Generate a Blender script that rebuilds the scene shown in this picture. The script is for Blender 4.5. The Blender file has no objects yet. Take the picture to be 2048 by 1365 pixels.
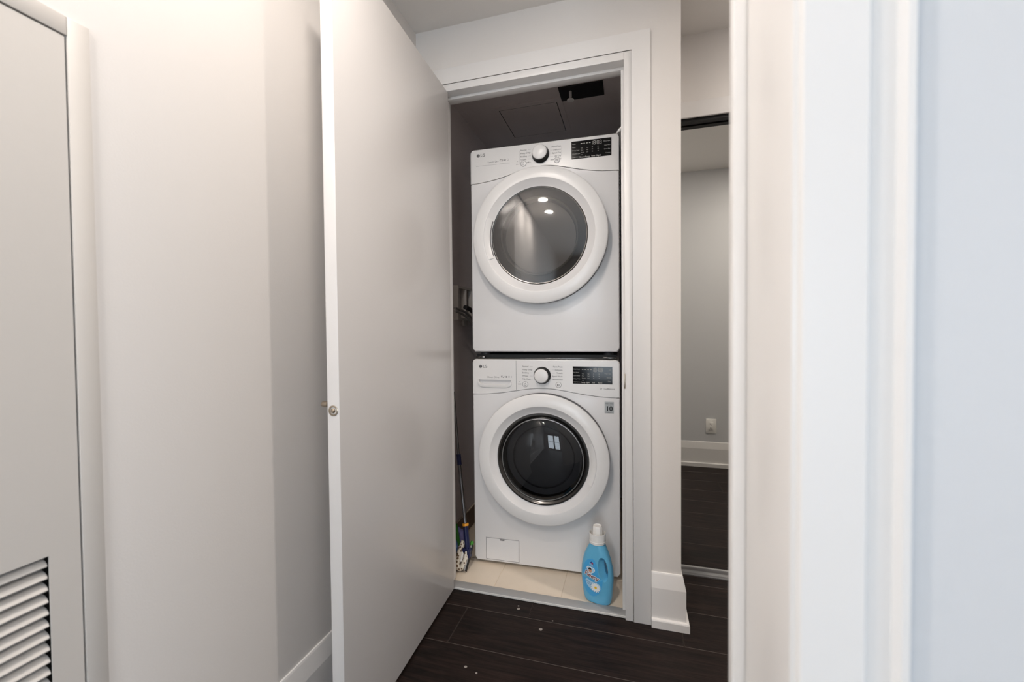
import bpy, bmesh, math, random
from mathutils import Vector, Matrix

random.seed(7)
scene = bpy.context.scene
COL = scene.collection

# ------------------------------------------------------------------ camera
def rad(a): return math.radians(a)
yaw, pitch, roll = rad(15.89), rad(-1.26), rad(-0.529)
fwd = Vector((-math.sin(yaw)*math.cos(pitch), math.cos(yaw)*math.cos(pitch), math.sin(pitch)))
right = Vector((math.cos(yaw), math.sin(yaw), 0))
up = right.cross(fwd)
r2 = right*math.cos(roll) + up*math.sin(roll)
u2 = -right*math.sin(roll) + up*math.cos(roll)
cam_data = bpy.data.cameras.new('camera')
cam = bpy.data.objects.new('camera', cam_data)
COL.objects.link(cam)
M = Matrix(((r2.x, u2.x, -fwd.x), (r2.y, u2.y, -fwd.y), (r2.z, u2.z, -fwd.z))).to_4x4()
M.translation = Vector((0, 0, 1.139))
cam.matrix_world = M
cam_data.sensor_width = 36
cam_data.lens = 836.9/2048*36
cam_data.clip_start = 0.02
cam_data.dof.use_dof = True
cam_data.dof.focus_distance = 1.95
cam_data.dof.aperture_fstop = 4.0
scene.camera = cam

# ------------------------------------------------------------------ world, light, exposure
world = bpy.data.worlds.new('world')
scene.world = world
world.use_nodes = True
bg = world.node_tree.nodes['Background']
bg.inputs['Color'].default_value = (0.62, 0.78, 1.0, 1)
bg.inputs['Strength'].default_value = 1.6

def area_light(name, loc, rot, sx, sy, power, color, shape='RECTANGLE', parent=None, spread=None):
    d = bpy.data.lights.new(name, 'AREA')
    d.shape = shape; d.size = sx; d.size_y = sy
    d.energy = power; d.color = color
    if spread: d.spread = spread
    o = bpy.data.objects.new(name, d); COL.objects.link(o)
    o.location = loc; o.rotation_euler = rot
    if parent: o.parent = parent
    return o
# daylight falling in through the two windows behind the camera
DAY = (0.86, 0.93, 1.0)
area_light('window_or_added_daylight', (-0.075, -4.58, 1.15), (rad(90), 0, 0), 0.75, 2.0, 27, DAY)
area_light('window_or_added_daylight', (0.775, -4.58, 1.15), (rad(90), 0, 0), 0.75, 2.0, 27, DAY)
area_light('window_or_added_daylight', (2.28, -0.75, 1.35), (rad(90), 0, rad(90)), 1.2, 1.5, 14, (0.97, 0.97, 1.0))  # added lamp at the invented side window, brightens the left wall
WARM = (1.0, 0.91, 0.84)
POT_POWER = 15.0

scene.view_settings.view_transform = 'Standard'
scene.view_settings.look = 'None'
scene.view_settings.exposure = 0.70
scene.view_settings.gamma = 1.0
scene.view_settings.use_curve_mapping = False

# ------------------------------------------------------------------ materials
def lin(c):
    out = []
    for v in c:
        v = v/255.0
        out.append(v/12.92 if v <= 0.04045 else ((v+0.055)/1.055)**2.4)
    return (*out, 1.0)

def new_mat(name):
    m = bpy.data.materials.new(name); m.use_nodes = True
    return m, m.node_tree, m.node_tree.nodes['Principled BSDF']

def mat(name, col, rough=0.5, metal=0.0, coat=0.0, bump=0.0, bscale=300.0, var=0.0, vscale=4.0, spec=None, rvar=0.0):
    m, nt, b = new_mat(name)
    b.inputs['Base Color'].default_value = lin(col)
    b.inputs['Roughness'].default_value = rough
    b.inputs['Metallic'].default_value = metal
    b.inputs['Coat Weight'].default_value = coat
    b.inputs['Coat Roughness'].default_value = 0.08
    if spec is not None: b.inputs['Specular IOR Level'].default_value = spec
    tc = nt.nodes.new('ShaderNodeTexCoord')
    if bump > 0:
        n = nt.nodes.new('ShaderNodeTexNoise'); n.inputs['Scale'].default_value = bscale; n.inputs['Detail'].default_value = 3
        nt.links.new(tc.outputs['Object'], n.inputs['Vector'])
        bp = nt.nodes.new('ShaderNodeBump'); bp.inputs['Strength'].default_value = bump; bp.inputs['Distance'].default_value = 0.002
        nt.links.new(n.outputs['Fac'], bp.inputs['Height']); nt.links.new(bp.outputs['Normal'], b.inputs['Normal'])
    if var > 0:
        n2 = nt.nodes.new('ShaderNodeTexNoise'); n2.inputs['Scale'].default_value = vscale; n2.inputs['Detail'].default_value = 4
        nt.links.new(tc.outputs['Object'], n2.inputs['Vector'])
        mx = nt.nodes.new('ShaderNodeMixRGB'); mx.blend_type = 'MULTIPLY'
        mx.inputs['Color1'].default_value = lin(col)
        cr = nt.nodes.new('ShaderNodeValToRGB')
        cr.color_ramp.elements[0].position = 0.3; cr.color_ramp.elements[0].color = (1-var, 1-var, 1-var, 1)
        cr.color_ramp.elements[1].position = 0.7; cr.color_ramp.elements[1].color = (1, 1, 1, 1)
        nt.links.new(n2.outputs['Fac'], cr.inputs['Fac']); mx.inputs['Fac'].default_value = 1
        nt.links.new(cr.outputs['Color'], mx.inputs['Color2']); nt.links.new(mx.outputs['Color'], b.inputs['Base Color'])
    return m

def wood_mat():
    m, nt, b = new_mat('dark_wood')
    tc = nt.nodes.new('ShaderNodeTexCoord'); oi = nt.nodes.new('ShaderNodeObjectInfo')
    add = nt.nodes.new('ShaderNodeVectorMath'); add.operation = 'ADD'
    mul = nt.nodes.new('ShaderNodeVectorMath'); mul.operation = 'SCALE'; mul.inputs['Scale'].default_value = 13.0
    comb = nt.nodes.new('ShaderNodeCombineXYZ')
    nt.links.new(oi.outputs['Random'], comb.inputs['X']); nt.links.new(oi.outputs['Random'], comb.inputs['Y'])
    nt.links.new(comb.outputs['Vector'], mul.inputs[0])
    nt.links.new(tc.outputs['Object'], add.inputs[0]); nt.links.new(mul.outputs['Vector'], add.inputs[1])
    mp = nt.nodes.new('ShaderNodeMapping'); mp.inputs['Scale'].default_value = (1.6, 16, 1)
    nt.links.new(add.outputs['Vector'], mp.inputs['Vector'])
    n1 = nt.nodes.new('ShaderNodeTexNoise'); n1.inputs['Scale'].default_value = 2.2; n1.inputs['Detail'].default_value = 8; n1.inputs['Distortion'].default_value = 1.2
    nt.links.new(mp.outputs['Vector'], n1.inputs['Vector'])
    mp2 = nt.nodes.new('ShaderNodeMapping'); mp2.inputs['Scale'].default_value = (6, 190, 1)
    nt.links.new(add.outputs['Vector'], mp2.inputs['Vector'])
    n2 = nt.nodes.new('ShaderNodeTexNoise'); n2.inputs['Scale'].default_value = 1.0; n2.inputs['Detail'].default_value = 4
    nt.links.new(mp2.outputs['Vector'], n2.inputs['Vector'])
    cr = nt.nodes.new('ShaderNodeValToRGB')
    e = cr.color_ramp.elements
    e[0].position = 0.25; e[0].color = lin((12, 9, 9))
    e[1].position = 0.72; e[1].color = lin((46, 34, 30))
    nt.links.new(n1.outputs['Fac'], cr.inputs['Fac'])
    mx = nt.nodes.new('ShaderNodeMixRGB'); mx.blend_type = 'MULTIPLY'; mx.inputs['Fac'].default_value = 0.75
    cr2 = nt.nodes.new('ShaderNodeValToRGB')
    cr2.color_ramp.elements[0].position = 0.35; cr2.color_ramp.elements[0].color = (0.45, 0.45, 0.45, 1)
    cr2.color_ramp.elements[1].position = 0.6; cr2.color_ramp.elements[1].color = (1.1, 1.1, 1.1, 1)
    nt.links.new(n2.outputs['Fac'], cr2.inputs['Fac'])
    nt.links.new(cr.outputs['Color'], mx.inputs['Color1']); nt.links.new(cr2.outputs['Color'], mx.inputs['Color2'])
    nt.links.new(mx.outputs['Color'], b.inputs['Base Color'])
    b.inputs['Roughness'].default_value = 0.5
    b.inputs['Specular IOR Level'].default_value = 0.18
    bp = nt.nodes.new('ShaderNodeBump'); bp.inputs['Strength'].default_value = 0.25; bp.inputs['Distance'].default_value = 0.0015
    nt.links.new(n2.outputs['Fac'], bp.inputs['Height']); nt.links.new(bp.outputs['Normal'], b.inputs['Normal'])
    return m

def glass_mat(name, tint, refl=0.08, rough=0.02):
    """tinted pane: see-through with a mirror-like sheen that grows at grazing angles"""
    m = bpy.data.materials.new(name); m.use_nodes = True
    nt = m.node_tree; nt.nodes.clear()
    out = nt.nodes.new('ShaderNodeOutputMaterial')
    tr = nt.nodes.new('ShaderNodeBsdfTransparent'); tr.inputs['Color'].default_value = tint
    gl = nt.nodes.new('ShaderNodeBsdfGlossy'); gl.inputs['Roughness'].default_value = rough
    fr = nt.nodes.new('ShaderNodeFresnel'); fr.inputs['IOR'].default_value = 1.5
    ad = nt.nodes.new('ShaderNodeMath'); ad.operation = 'ADD'; ad.inputs[1].default_value = refl; ad.use_clamp = True
    mx = nt.nodes.new('ShaderNodeMixShader')
    nt.links.new(fr.outputs['Fac'], ad.inputs[0]); nt.links.new(ad.outputs['Value'], mx.inputs['Fac'])
    nt.links.new(tr.outputs['BSDF'], mx.inputs[1]); nt.links.new(gl.outputs['BSDF'], mx.inputs[2])
    nt.links.new(mx.outputs['Shader'], out.inputs['Surface'])
    return m

def spotted_mat(name, c1, c2, scale):
    m, nt, b = new_mat(name)
    tc = nt.nodes.new('ShaderNodeTexCoord'); v = nt.nodes.new('ShaderNodeTexVoronoi'); v.inputs['Scale'].default_value = scale
    nt.links.new(tc.outputs['Object'], v.inputs['Vector'])
    cr = nt.nodes.new('ShaderNodeValToRGB'); cr.color_ramp.interpolation = 'CONSTANT'
    cr.color_ramp.elements[0].color = lin(c2); cr.color_ramp.elements[1].position = 0.42; cr.color_ramp.elements[1].color = lin(c1)
    nt.links.new(v.outputs['Distance'], cr.inputs['Fac']); nt.links.new(cr.outputs['Color'], b.inputs['Base Color'])
    b.inputs['Roughness'].default_value = 0.95
    return m

def drum_mat():
    m, nt, b = new_mat('perforated_steel')
    tc = nt.nodes.new('ShaderNodeTexCoord'); v = nt.nodes.new('ShaderNodeTexVoronoi'); v.inputs['Scale'].default_value = 70; v.inputs['Randomness'].default_value = 0.15
    nt.links.new(tc.outputs['Object'], v.inputs['Vector'])
    cr = nt.nodes.new('ShaderNodeValToRGB'); cr.color_ramp.interpolation = 'CONSTANT'
    cr.color_ramp.elements[0].color = (0.01, 0.01, 0.01, 1); cr.color_ramp.elements[1].position = 0.25; cr.color_ramp.elements[1].color = (0.10, 0.10, 0.105, 1)
    nt.links.new(v.outputs['Distance'], cr.inputs['Fac']); nt.links.new(cr.outputs['Color'], b.inputs['Base Color'])
    b.inputs['Metallic'].default_value = 0.9; b.inputs['Roughness'].default_value = 0.3
    return m

WALL = mat('white_wall_paint', (226, 222, 218), 0.6, bump=0.10, bscale=220)
NWALL = mat('shaded_near_wall', (212, 213, 215), 0.5, bump=0.10, bscale=220)  # white wall greyed in its colour to stand in for the viewer's shade
CEIL = mat('ceiling_paint', (236, 233, 229), 0.8, bump=0.15, bscale=160)
TRIM = mat('white_trim_paint', (232, 230, 228), 0.35, bump=0.04, bscale=120)
DOORP = mat('semigloss_door_paint', (226, 223, 221), 0.27, bump=0.05, bscale=90)
LOUV = mat('grey_white_access_door_paint', (205, 200, 194), 0.45, bump=0.06, bscale=150)
CLOSET = mat('taupe_closet_paint', (226, 217, 215), 0.7, bump=0.12, bscale=200)
WOOD = wood_mat()
TILE = mat('cream_tile', (234, 220, 201), 0.4, var=0.06, vscale=9)
BTILE = mat('brown_base_tile', (128, 108, 90), 0.5, var=0.15, vscale=14)
GROUT = mat('grout', (214, 200, 180), 0.9)
SUBF = mat('subfloor', (16, 13, 12), 0.9)
THR = mat('grey_threshold', (168, 168, 168), 0.55, 0.2)
THRL = mat('pale_threshold_edge', (214, 212, 208), 0.5)
ALU = mat('brushed_aluminium', (168, 168, 168), 0.38, 0.85)
ALUL = mat('light_aluminium', (205, 205, 204), 0.3, 0.8)
WHITE = mat('white_enamel', (236, 234, 233), 0.36, coat=0.12)
WHITEP = mat('white_plastic', (236, 234, 232), 0.28)
BEZEL = mat('satin_white_bezel', (230, 228, 227), 0.33)
GASK = mat('dark_grey_gasket', (62, 62, 65), 0.5)
BLACK = mat('gloss_black', (6, 6, 7), 0.1, spec=0.22)
BLACKM = mat('matte_black', (10, 10, 11), 0.6)
CHROME = mat('dark_chrome_ring', (92, 90, 88), 0.18, 0.9)
PRINT = mat('grey_print', (120, 118, 118), 0.6)
PRINTD = mat('dark_print', (70, 68, 70), 0.6)
PRINTW = mat('pale_display_print', (190, 188, 182), 0.5)
STICK = mat('silver_sticker', (172, 172, 170), 0.4, 0.3)
NICKEL = mat('satin_nickel', (176, 164, 148), 0.28, 0.95)
MIRROR = mat('mirror_silver', (222, 222, 218), 0.01, 1.0)
DRUM = drum_mat()
FOIL = mat('foil_duct', (190, 190, 190), 0.22, 0.95)
DGLASS = glass_mat('dryer_window_glass', (0.34, 0.32, 0.30, 1), 0.13)
WGLASS = glass_mat('washer_window_glass', (0.20, 0.20, 0.205, 1), 0.0)
PANE = glass_mat('window_pane_glass', (0.97, 0.98, 0.98, 1), 0.0)
HOSE = mat('braided_steel_hose', (150, 148, 146), 0.35, 0.8, bump=0.5, bscale=600)
HOSEB = mat('black_rubber_hose', (22, 22, 23), 0.5)
BOXP = mat('grey_plastic_outlet_box', (196, 190, 184), 0.5)
EDGEW = mat('worn_plank_edge', (66, 55, 50), 0.6)
STEEL = mat('polished_pole_steel', (112, 110, 110), 0.25, 0.95)
NAVY = mat('navy_plastic', (16, 24, 70), 0.4)
YEL = mat('amber_collar', (240, 160, 30), 0.4)
GREEN = mat('green_plastic', (58, 140, 40), 0.45)
BLUECL = mat('pale_blue_cloth', (110, 140, 185), 0.95)
PURCL = mat('lilac_cloth', (98, 96, 140), 0.95)
SPONGE = spotted_mat('spotted_sponge', (228, 220, 205), (120, 100, 82), 85)
RUBG = mat('grey_blade', (150, 150, 150), 0.5)
BOT = mat('blue_bottle_plastic', (104, 184, 222), 0.3)
BOTL = mat('bright_blue_label', (78, 172, 228), 0.3)
CAPW = mat('white_cap_plastic', (244, 242, 238), 0.4)
REDB = mat('maroon_lettering', (120, 34, 48), 0.5)
WPR = mat('white_print', (246, 246, 244), 0.5)
SKIN = mat('skin_tone_print', (214, 158, 128), 0.6)
HAIR = mat('dark_hair_print', (44, 28, 24), 0.6)
YELC = mat('yellow_flower_centre', (238, 196, 40), 0.6)
PALEB = mat('pale_blue_print', (176, 216, 240), 0.5)
DKBL = mat('dark_blue_print', (40, 50, 130), 0.5)
REDP = mat('red_print', (210, 50, 70), 0.5)
PAINTSP = mat('dried_paint', (150, 144, 138), 0.7)
def emit_mat(name, color, strength):
    m = bpy.data.materials.new(name); m.use_nodes = True
    nt = m.node_tree; nt.nodes.clear()
    o = nt.nodes.new('ShaderNodeOutputMaterial'); e = nt.nodes.new('ShaderNodeEmission')
    e.inputs['Color'].default_value = (*color, 1); e.inputs['Strength'].default_value = strength
    nt.links.new(e.outputs['Emission'], o.inputs['Surface'])
    return m
LAMP = emit_mat('lamp_lens', (1, 0.86, 0.70), 22)

# ------------------------------------------------------------------ helpers
def link(name, me, m=None, parent=None, angle=30):
    o = bpy.data.objects.new(name, me); COL.objects.link(o)
    if m is not None and len(me.materials) == 0: me.materials.append(m)
    if parent is not None: o.parent = parent
    if angle:
        for p in me.polygons: p.use_smooth = True
        me.set_sharp_from_angle(angle=rad(angle))
    return o

def tag(o, label, cat=None, kind=None, group=None):
    o['label'] = label
    if cat: o['category'] = cat
    if kind: o['kind'] = kind
    if group: o['group'] = group
    return o

def empty(name, loc=(0, 0, 0), rotz=0.0):
    o = bpy.data.objects.new(name, None); COL.objects.link(o)
    o.empty_display_size = 0.05
    o.location = loc; o.rotation_euler = (0, 0, rotz)
    return o

def bm_box(bm, x0, x1, y0, y1, z0, z1, mi=0):
    v = [bm.verts.new(p) for p in ((x0,y0,z0),(x1,y0,z0),(x1,y1,z0),(x0,y1,z0),(x0,y0,z1),(x1,y0,z1),(x1,y1,z1),(x0,y1,z1))]
    for f in ((0,3,2,1),(4,5,6,7),(0,1,5,4),(1,2,6,5),(2,3,7,6),(3,0,4,7)):
        bm.faces.new([v[i] for i in f]).material_index = mi

def bm_done(bm, name):
    bmesh.ops.recalc_face_normals(bm, faces=bm.faces[:])
    me = bpy.data.meshes.new(name); bm.to_mesh(me); bm.free()
    return me

def box(name, x0, x1, y0, y1, z0, z1, m, parent=None, bev=0.0, seg=2, origin=None):
    bm = bmesh.new()
    o = Vector(origin) if origin else Vector((0, 0, 0))
    bm_box(bm, x0-o.x, x1-o.x, y0-o.y, y1-o.y, z0-o.z, z1-o.z)
    if bev > 0: bmesh.ops.bevel(bm, geom=bm.edges[:], offset=bev, segments=seg, affect='EDGES', profile=0.5)
    ob = link(name, bm_done(bm, name), m, parent)
    ob.location = o
    return ob

def boxes(name, lst, m, parent=None):
    bm = bmesh.new()
    for b in lst: bm_box(bm, *b)
    return link(name, bm_done(bm, name), m, parent)

def prism(name, pts, y0, y1, m, parent=None, bev=0.0, seg=3):
    """outline in x,z extruded from y0 (front) to y1"""
    bm = bmesh.new()
    a = [bm.verts.new((x, y0, z)) for x, z in pts]
    b = [bm.verts.new((x, y1, z)) for x, z in pts]
    n = len(pts)
    front = bm.faces.new(a); bm.faces.new(b[::-1])
    for i in range(n): bm.faces.new((a[i], b[i], b[(i+1) % n], a[(i+1) % n]))
    if bev > 0: bmesh.ops.bevel(bm, geom=list(front.edges), offset=bev, segments=seg, affect='EDGES', profile=0.5)
    return link(name, bm_done(bm, name), m, parent)

def lathe_y(name, prof, cu, cz, m, parent=None, seg=96, a0=0.0, a1=360.0, closed=False, ang=35):
    """profile of (radius, distance towards the viewer) turned about the axis that points out of the front"""
    bm = bmesh.new(); rings = []
    full = abs(a1-a0-360) < 1e-6
    n = seg if full else seg+1
    for i in range(n):
        t = rad(a0 + (a1-a0)*i/seg)
        rings.append([bm.verts.new((cu + r*math.cos(t), -d, cz + r*math.sin(t))) for r, d in prof])
    k = len(prof)
    for i in range(n if full else n-1):
        A, B = rings[i], rings[(i+1) % n]
        for j in range(k if closed else k-1):
            q = (A[j], A[(j+1) % k], B[(j+1) % k], B[j])
            try: bm.faces.new(q)
            except ValueError: pass
    if closed and not full:
        bm.faces.new(rings[0]); bm.faces.new(rings[-1][::-1])
    bmesh.ops.remove_doubles(bm, verts=bm.verts[:], dist=1e-6)
    return link(name, bm_done(bm, name), m, parent, angle=ang)

def lathe_z(name, prof, m, parent=None, seg=40, loc=(0, 0, 0)):
    bm = bmesh.new(); rings = []
    for i in range(seg):
        t = 2*math.pi*i/seg
        rings.append([bm.verts.new((loc[0]+r*math.cos(t), loc[1]+r*math.sin(t), loc[2]+z)) for r, z in prof])
    for i in range(seg):
        A, B = rings[i], rings[(i+1) % seg]
        for j in range(len(prof)-1): bm.faces.new((A[j], A[j+1], B[j+1], B[j]))
    bmesh.ops.remove_doubles(bm, verts=bm.verts[:], dist=1e-6)
    return link(name, bm_done(bm, name), m, parent, angle=35)

def catmull(pts, n=8):
    P = [Vector(p) for p in pts]; out = []
    for i in range(len(P)-1):
        p0 = P[max(i-1, 0)]; p1 = P[i]; p2 = P[i+1]; p3 = P[min(i+2, len(P)-1)]
        for k in range(n):
            t = k/n
            out.append(0.5*((2*p1) + (-p0+p2)*t + (2*p0-5*p1+4*p2-p3)*t*t + (-p0+3*p1-3*p2+p3)*t**3))
    out.append(P[-1]); return out

def tube(name, pts, rr, m, parent=None, seg=12, smooth=8, flat=1.0, rfun=None):
    P = catmull(pts, smooth) if smooth > 1 else [Vector(p) for p in pts]
    bm = bmesh.new(); rings = []
    t0 = (P[1]-P[0]).normalized()
    n = t0.cross(Vector((0, 0, 1)));
    if n.length < 1e-4: n = t0.cross(Vector((1, 0, 0)))
    n.normalize()
    for i, p in enumerate(P):
        t = (P[min(i+1, len(P)-1)] - P[max(i-1, 0)]).normalized()
        n = (n - t*n.dot(t)).normalized(); b = t.cross(n)
        r = rr if rfun is None else rfun(i/(len(P)-1), i)
        rings.append([bm.verts.new(p + n*(r*math.cos(2*math.pi*k/seg)) + b*(r*flat*math.sin(2*math.pi*k/seg))) for k in range(seg)])
    for A, B in zip(rings[:-1], rings[1:]):
        for k in range(seg): bm.faces.new((A[k], A[(k+1) % seg], B[(k+1) % seg], B[k]))
    bm.faces.new(rings[0][::-1]); bm.faces.new(rings[-1])
    return link(name, bm_done(bm, name), m, parent, angle=50)

def sweep(name, path, prof, m, parent=None, closed_ends=True):
    """profile (t outwards, z) along a plan path; t is measured to the left of the walking direction"""
    P = [Vector((x, y)) for x, y in path]; n = len(P); offs = []
    for i in range(n):
        if i == 0: d = (P[1]-P[0]).normalized(); nn = Vector((-d.y, d.x)); s = 1
        elif i == n-1: d = (P[-1]-P[-2]).normalized(); nn = Vector((-d.y, d.x)); s = 1
        else:
            d1 = (P[i]-P[i-1]).normalized(); d2 = (P[i+1]-P[i]).normalized()
            n1 = Vector((-d1.y, d1.x)); n2 = Vector((-d2.y, d2.x)); nn = (n1+n2).normalized(); s = 1/max(nn.dot(n1), 0.2)
        offs.append(nn*s)
    bm = bmesh.new()
    R = [[bm.verts.new((P[i].x+offs[i].x*t, P[i].y+offs[i].y*t, z)) for t, z in prof] for i in range(n)]
    k = len(prof)
    for A, B in zip(R[:-1], R[1:]):
        for j in range(k): bm.faces.new((A[j], A[(j+1) % k], B[(j+1) % k], B[j]))
    if closed_ends: bm.faces.new(R[0][::-1]); bm.faces.new(R[-1])
    return link(name, bm_done(bm, name), m, parent, angle=7)

def text_geo(s, size, align='LEFT', bold=0.0):
    cu = bpy.data.curves.new('tmp_text', 'FONT'); cu.body = s; cu.size = size; cu.align_x = align; cu.align_y = 'CENTER'
    cu.offset = bold; cu.resolution_u = 3
    ob = bpy.data.objects.new('tmp_text', cu); COL.objects.link(ob)
    bpy.context.view_layer.update()
    dg = bpy.context.evaluated_depsgraph_get()
    me = bpy.data.meshes.new_from_object(ob.evaluated_get(dg))
    V = [tuple(v.co) for v in me.vertices]; Fc = [tuple(p.vertices) for p in me.polygons]
    bpy.data.objects.remove(ob); bpy.data.curves.remove(cu); bpy.data.meshes.remove(me)
    return V, Fc

def flat_mesh(name, items, m, parent=None, y=-0.004):
    """items: lists of (verts2d, faces); all laid on the front plane at depth y"""
    V = []; Fc = []
    for vs, fs in items:
        o = len(V); V += [(p[0], y, p[1]) for p in vs]; Fc += [tuple(i+o for i in f) for f in fs]
    me = bpy.data.meshes.new(name); me.from_pydata(V, [], Fc); me.update()
    o = link(name, me, m, parent, angle=0)
    o['kind'] = 'stuff'
    return o

def txt(s, x, z, size, align='LEFT', bold=0.0):
    V, Fc = text_geo(s, size, align, bold)
    return [(v[0]+x, v[1]+z) for v in V], Fc
def rect2(x0, x1, z0, z1): return [(x0, z0), (x1, z0), (x1, z1), (x0, z1)], [(0, 1, 2, 3)]
def disc2(cx, cz, r, n=24, rx=1.0):
    return [(cx+rx*r*math.cos(2*math.pi*i/n), cz+r*math.sin(2*math.pi*i/n)) for i in range(n)], [tuple(range(n))]
def ring2(cx, cz, r, w, n=28, a0=0, a1=360):
    V = []; Fc = []; full = a1-a0 >= 360
    for i in range(n+1):
        t = rad(a0+(a1-a0)*i/n)
        V += [(cx+r*math.cos(t), cz+r*math.sin(t)), (cx+(r-w)*math.cos(t), cz+(r-w)*math.sin(t))]
    for i in range(n): Fc.append((2*i, 2*i+2, 2*i+3, 2*i+1))
    return V, Fc

# ------------------------------------------------------------------ the room shell
XL = -0.909          # left wall face
YC = 1.69            # face of the wall with the laundry closet
XCOR = 0.181         # outside corner of that wall
HC = 2.457           # ceiling
YH = 2.045           # header above the mirror door
XR = 2.2; YB = -4.5  # far right and back of the place
DW = 0.10

S = 'structure'
floor = tag(box('floor', XL-0.1, XR+0.1, YB-0.1, 2.16, -0.06, -0.012, SUBF), 'dark espresso wood plank floor of the hallway', 'floor', S)
PW = 0.204
pl_specs = []
joints = {0: [-0.396, 0.86], 1: [-0.652, 0.60, 1.85], 2: [0.10, 1.35], 3: [-0.35, 0.88, 2.1], 4: [-0.62, 0.62, 1.86]}
for r in range(-2, 34):
    y1 = 1.59 - PW*(r-1); y0 = y1 - PW
    if y1 <= YB: break
    y0c = max(y0, YB)
    js = joints.get(r)
    if js is None:
        s0 = XL + ((r*0.47) % 1.2); js = [s0 + 1.22*k for k in range(4)]
    segs = []
    for xs, xe, ycap in ((XL, XCOR, 1.688), (XCOR, XR, 2.085)):
        yy = min(y1, ycap)
        if yy - y0c < 0.012: continue
        segs.append((xs, xe, yy))
    # join the two ranges when both reach the full row
    if len(segs) == 2 and segs[0][2] == segs[1][2]: segs = [(XL, XR, segs[0][2])]
    for xs, xe, yy in segs:
        cuts = [xs] + [j for j in js if xs+0.03 < j < xe-0.03] + [xe]
        for a, b in zip(cuts[:-1], cuts[1:]): pl_specs.append((a, b, y0c, yy))
for a, b, c, d in pl_specs:
    g = 0.0007
    po = box('plank', a+g, b-g, c+g, d-g, -0.012, 0.0, WOOD, floor, bev=0.0012, seg=1, origin=((a+b)/2, (c+d)/2, 0))
    po.data.materials.append(EDGEW)
    for pp in po.data.polygons:
        if 0.2 < pp.normal.z < 0.95: pp.material_index = 1
for (sx, sy, sr) in ((-0.448, 1.635, 0.007), (-0.335, 1.542, 0.007), (-0.453, 1.652, 0.0035), (-0.30, 1.60, 0.003), (-0.545, 1.30, 0.005), (-0.50, 1.285, 0.004)):
    bm = bmesh.new(); bmesh.ops.create_circle(bm, cap_ends=True, segments=14, radius=sr)
    for v in bm.verts: v.co.x *= random.uniform(.8, 1.15); v.co.z = 0
    bm.faces.ensure_lookup_table(); ex = bmesh.ops.extrude_face_region(bm, geom=bm.faces[:])
    for e_ in ex['geom']:
        if isinstance(e_, bmesh.types.BMVert): e_.co.z += 0.0006; e_.co.x *= .8; e_.co.y *= .8
    so = link('paint_fleck', bm_done(bm, 'paint_fleck'), PAINTSP, floor); so.location = (sx, sy, 0.0)

tag(box('ceiling', XL-0.1, XR+0.1, YB-0.1, 2.16, HC, HC+0.06, CEIL), 'flat off-white hallway ceiling', 'ceiling', S)
tag(boxes('wall_left', [(XL-DW, XL, YB-0.1, -0.151, -0.05, HC), (XL-DW, XL, 0.512, 3.1, -0.05, HC), (XL-DW, XL, -0.151, 0.512, -0.05, 0.269), (XL-DW, XL, -0.151, 0.512, 1.673, HC)], WALL), 'long white wall behind the open door', 'wall', S)

# closet wall with its opening (x -0.819..0.008, up to z 2.214)
OX0, OX1, OZ = -0.821, 0.008, 2.212
tag(boxes('wall_closet', [(XL, OX0, YC, 1.785, 0, HC), (OX1, XCOR, YC, 1.785, 0, HC), (OX0, OX1, YC, 1.785, OZ, HC),
                          (0.085, XCOR, 1.785, 3.0, 0, HC)], WALL), 'white wall around the laundry closet opening', 'wall', S)
tag(boxes('wall_header', [(XCOR, XR, YH, 2.16, 2.10, HC)], WALL), 'white header wall above the mirrored sliding door', 'wall', S)
# wall with the doorway the picture is taken through
tag(boxes('wall_doorway', [(0.107, XR, 0.293, 0.398, 0, HC)], NWALL), 'near white wall beside the doorway, out of focus', 'wall', S)
tag(boxes('wall_right', [(XR, XR+0.1, YB-0.1, -1.45, -0.05, HC), (XR, XR+0.1, -0.05, 2.16, -0.05, HC), (XR, XR+0.1, -1.45, -0.05, -0.05, 0.6), (XR, XR+0.1, -1.45, -0.05, 2.1, HC)], WALL), 'white wall closing the room and hallway on the right', 'wall', S)
WIN = [(-0.45, 0.30), (0.40, 1.15)]; WZ0, WZ1 = 0.15, 2.15
bw = [(XL, XR, YB-0.1, YB, -0.05, WZ0), (XL, XR, YB-0.1, YB, WZ1, HC), (XL, WIN[0][0], YB-0.1, YB, WZ0, WZ1), (WIN[0][1], WIN[1][0], YB-0.1, YB, WZ0, WZ1), (WIN[1][1], XR, YB-0.1, YB, WZ0, WZ1)]
tag(boxes('wall_back', bw, WALL), 'white wall with two windows behind the viewer', 'wall', S)
for i, (a, b) in enumerate(WIN):
    w = tag(empty('window_%d' % (i+1), ((a+b)/2, YB-0.05, WZ0)), ('left' if i == 0 else 'right') + ' bright window in the wall behind the viewer', 'window', S)
    h = (b-a)/2; H = WZ1-WZ0; t = 0.04
    boxes('window_frame', [(-h, -h+t, -0.03, 0.03, 0, H), (h-t, h, -0.03, 0.03, 0, H), (-h+t, h-t, -0.03, 0.03, 0, t), (-h+t, h-t, -0.03, 0.03, H-t, H), (-h+t, h-t, -0.02, 0.02, H*0.5-0.02, H*0.5+0.02)], TRIM, w)
    box('pane', -h+t, h-t, -0.004, 0.004, t, H*0.5-0.02, PANE, w)
    box('pane', -h+t, h-t, -0.004, 0.004, H*0.5+0.02, H-t, PANE, w)

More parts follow.
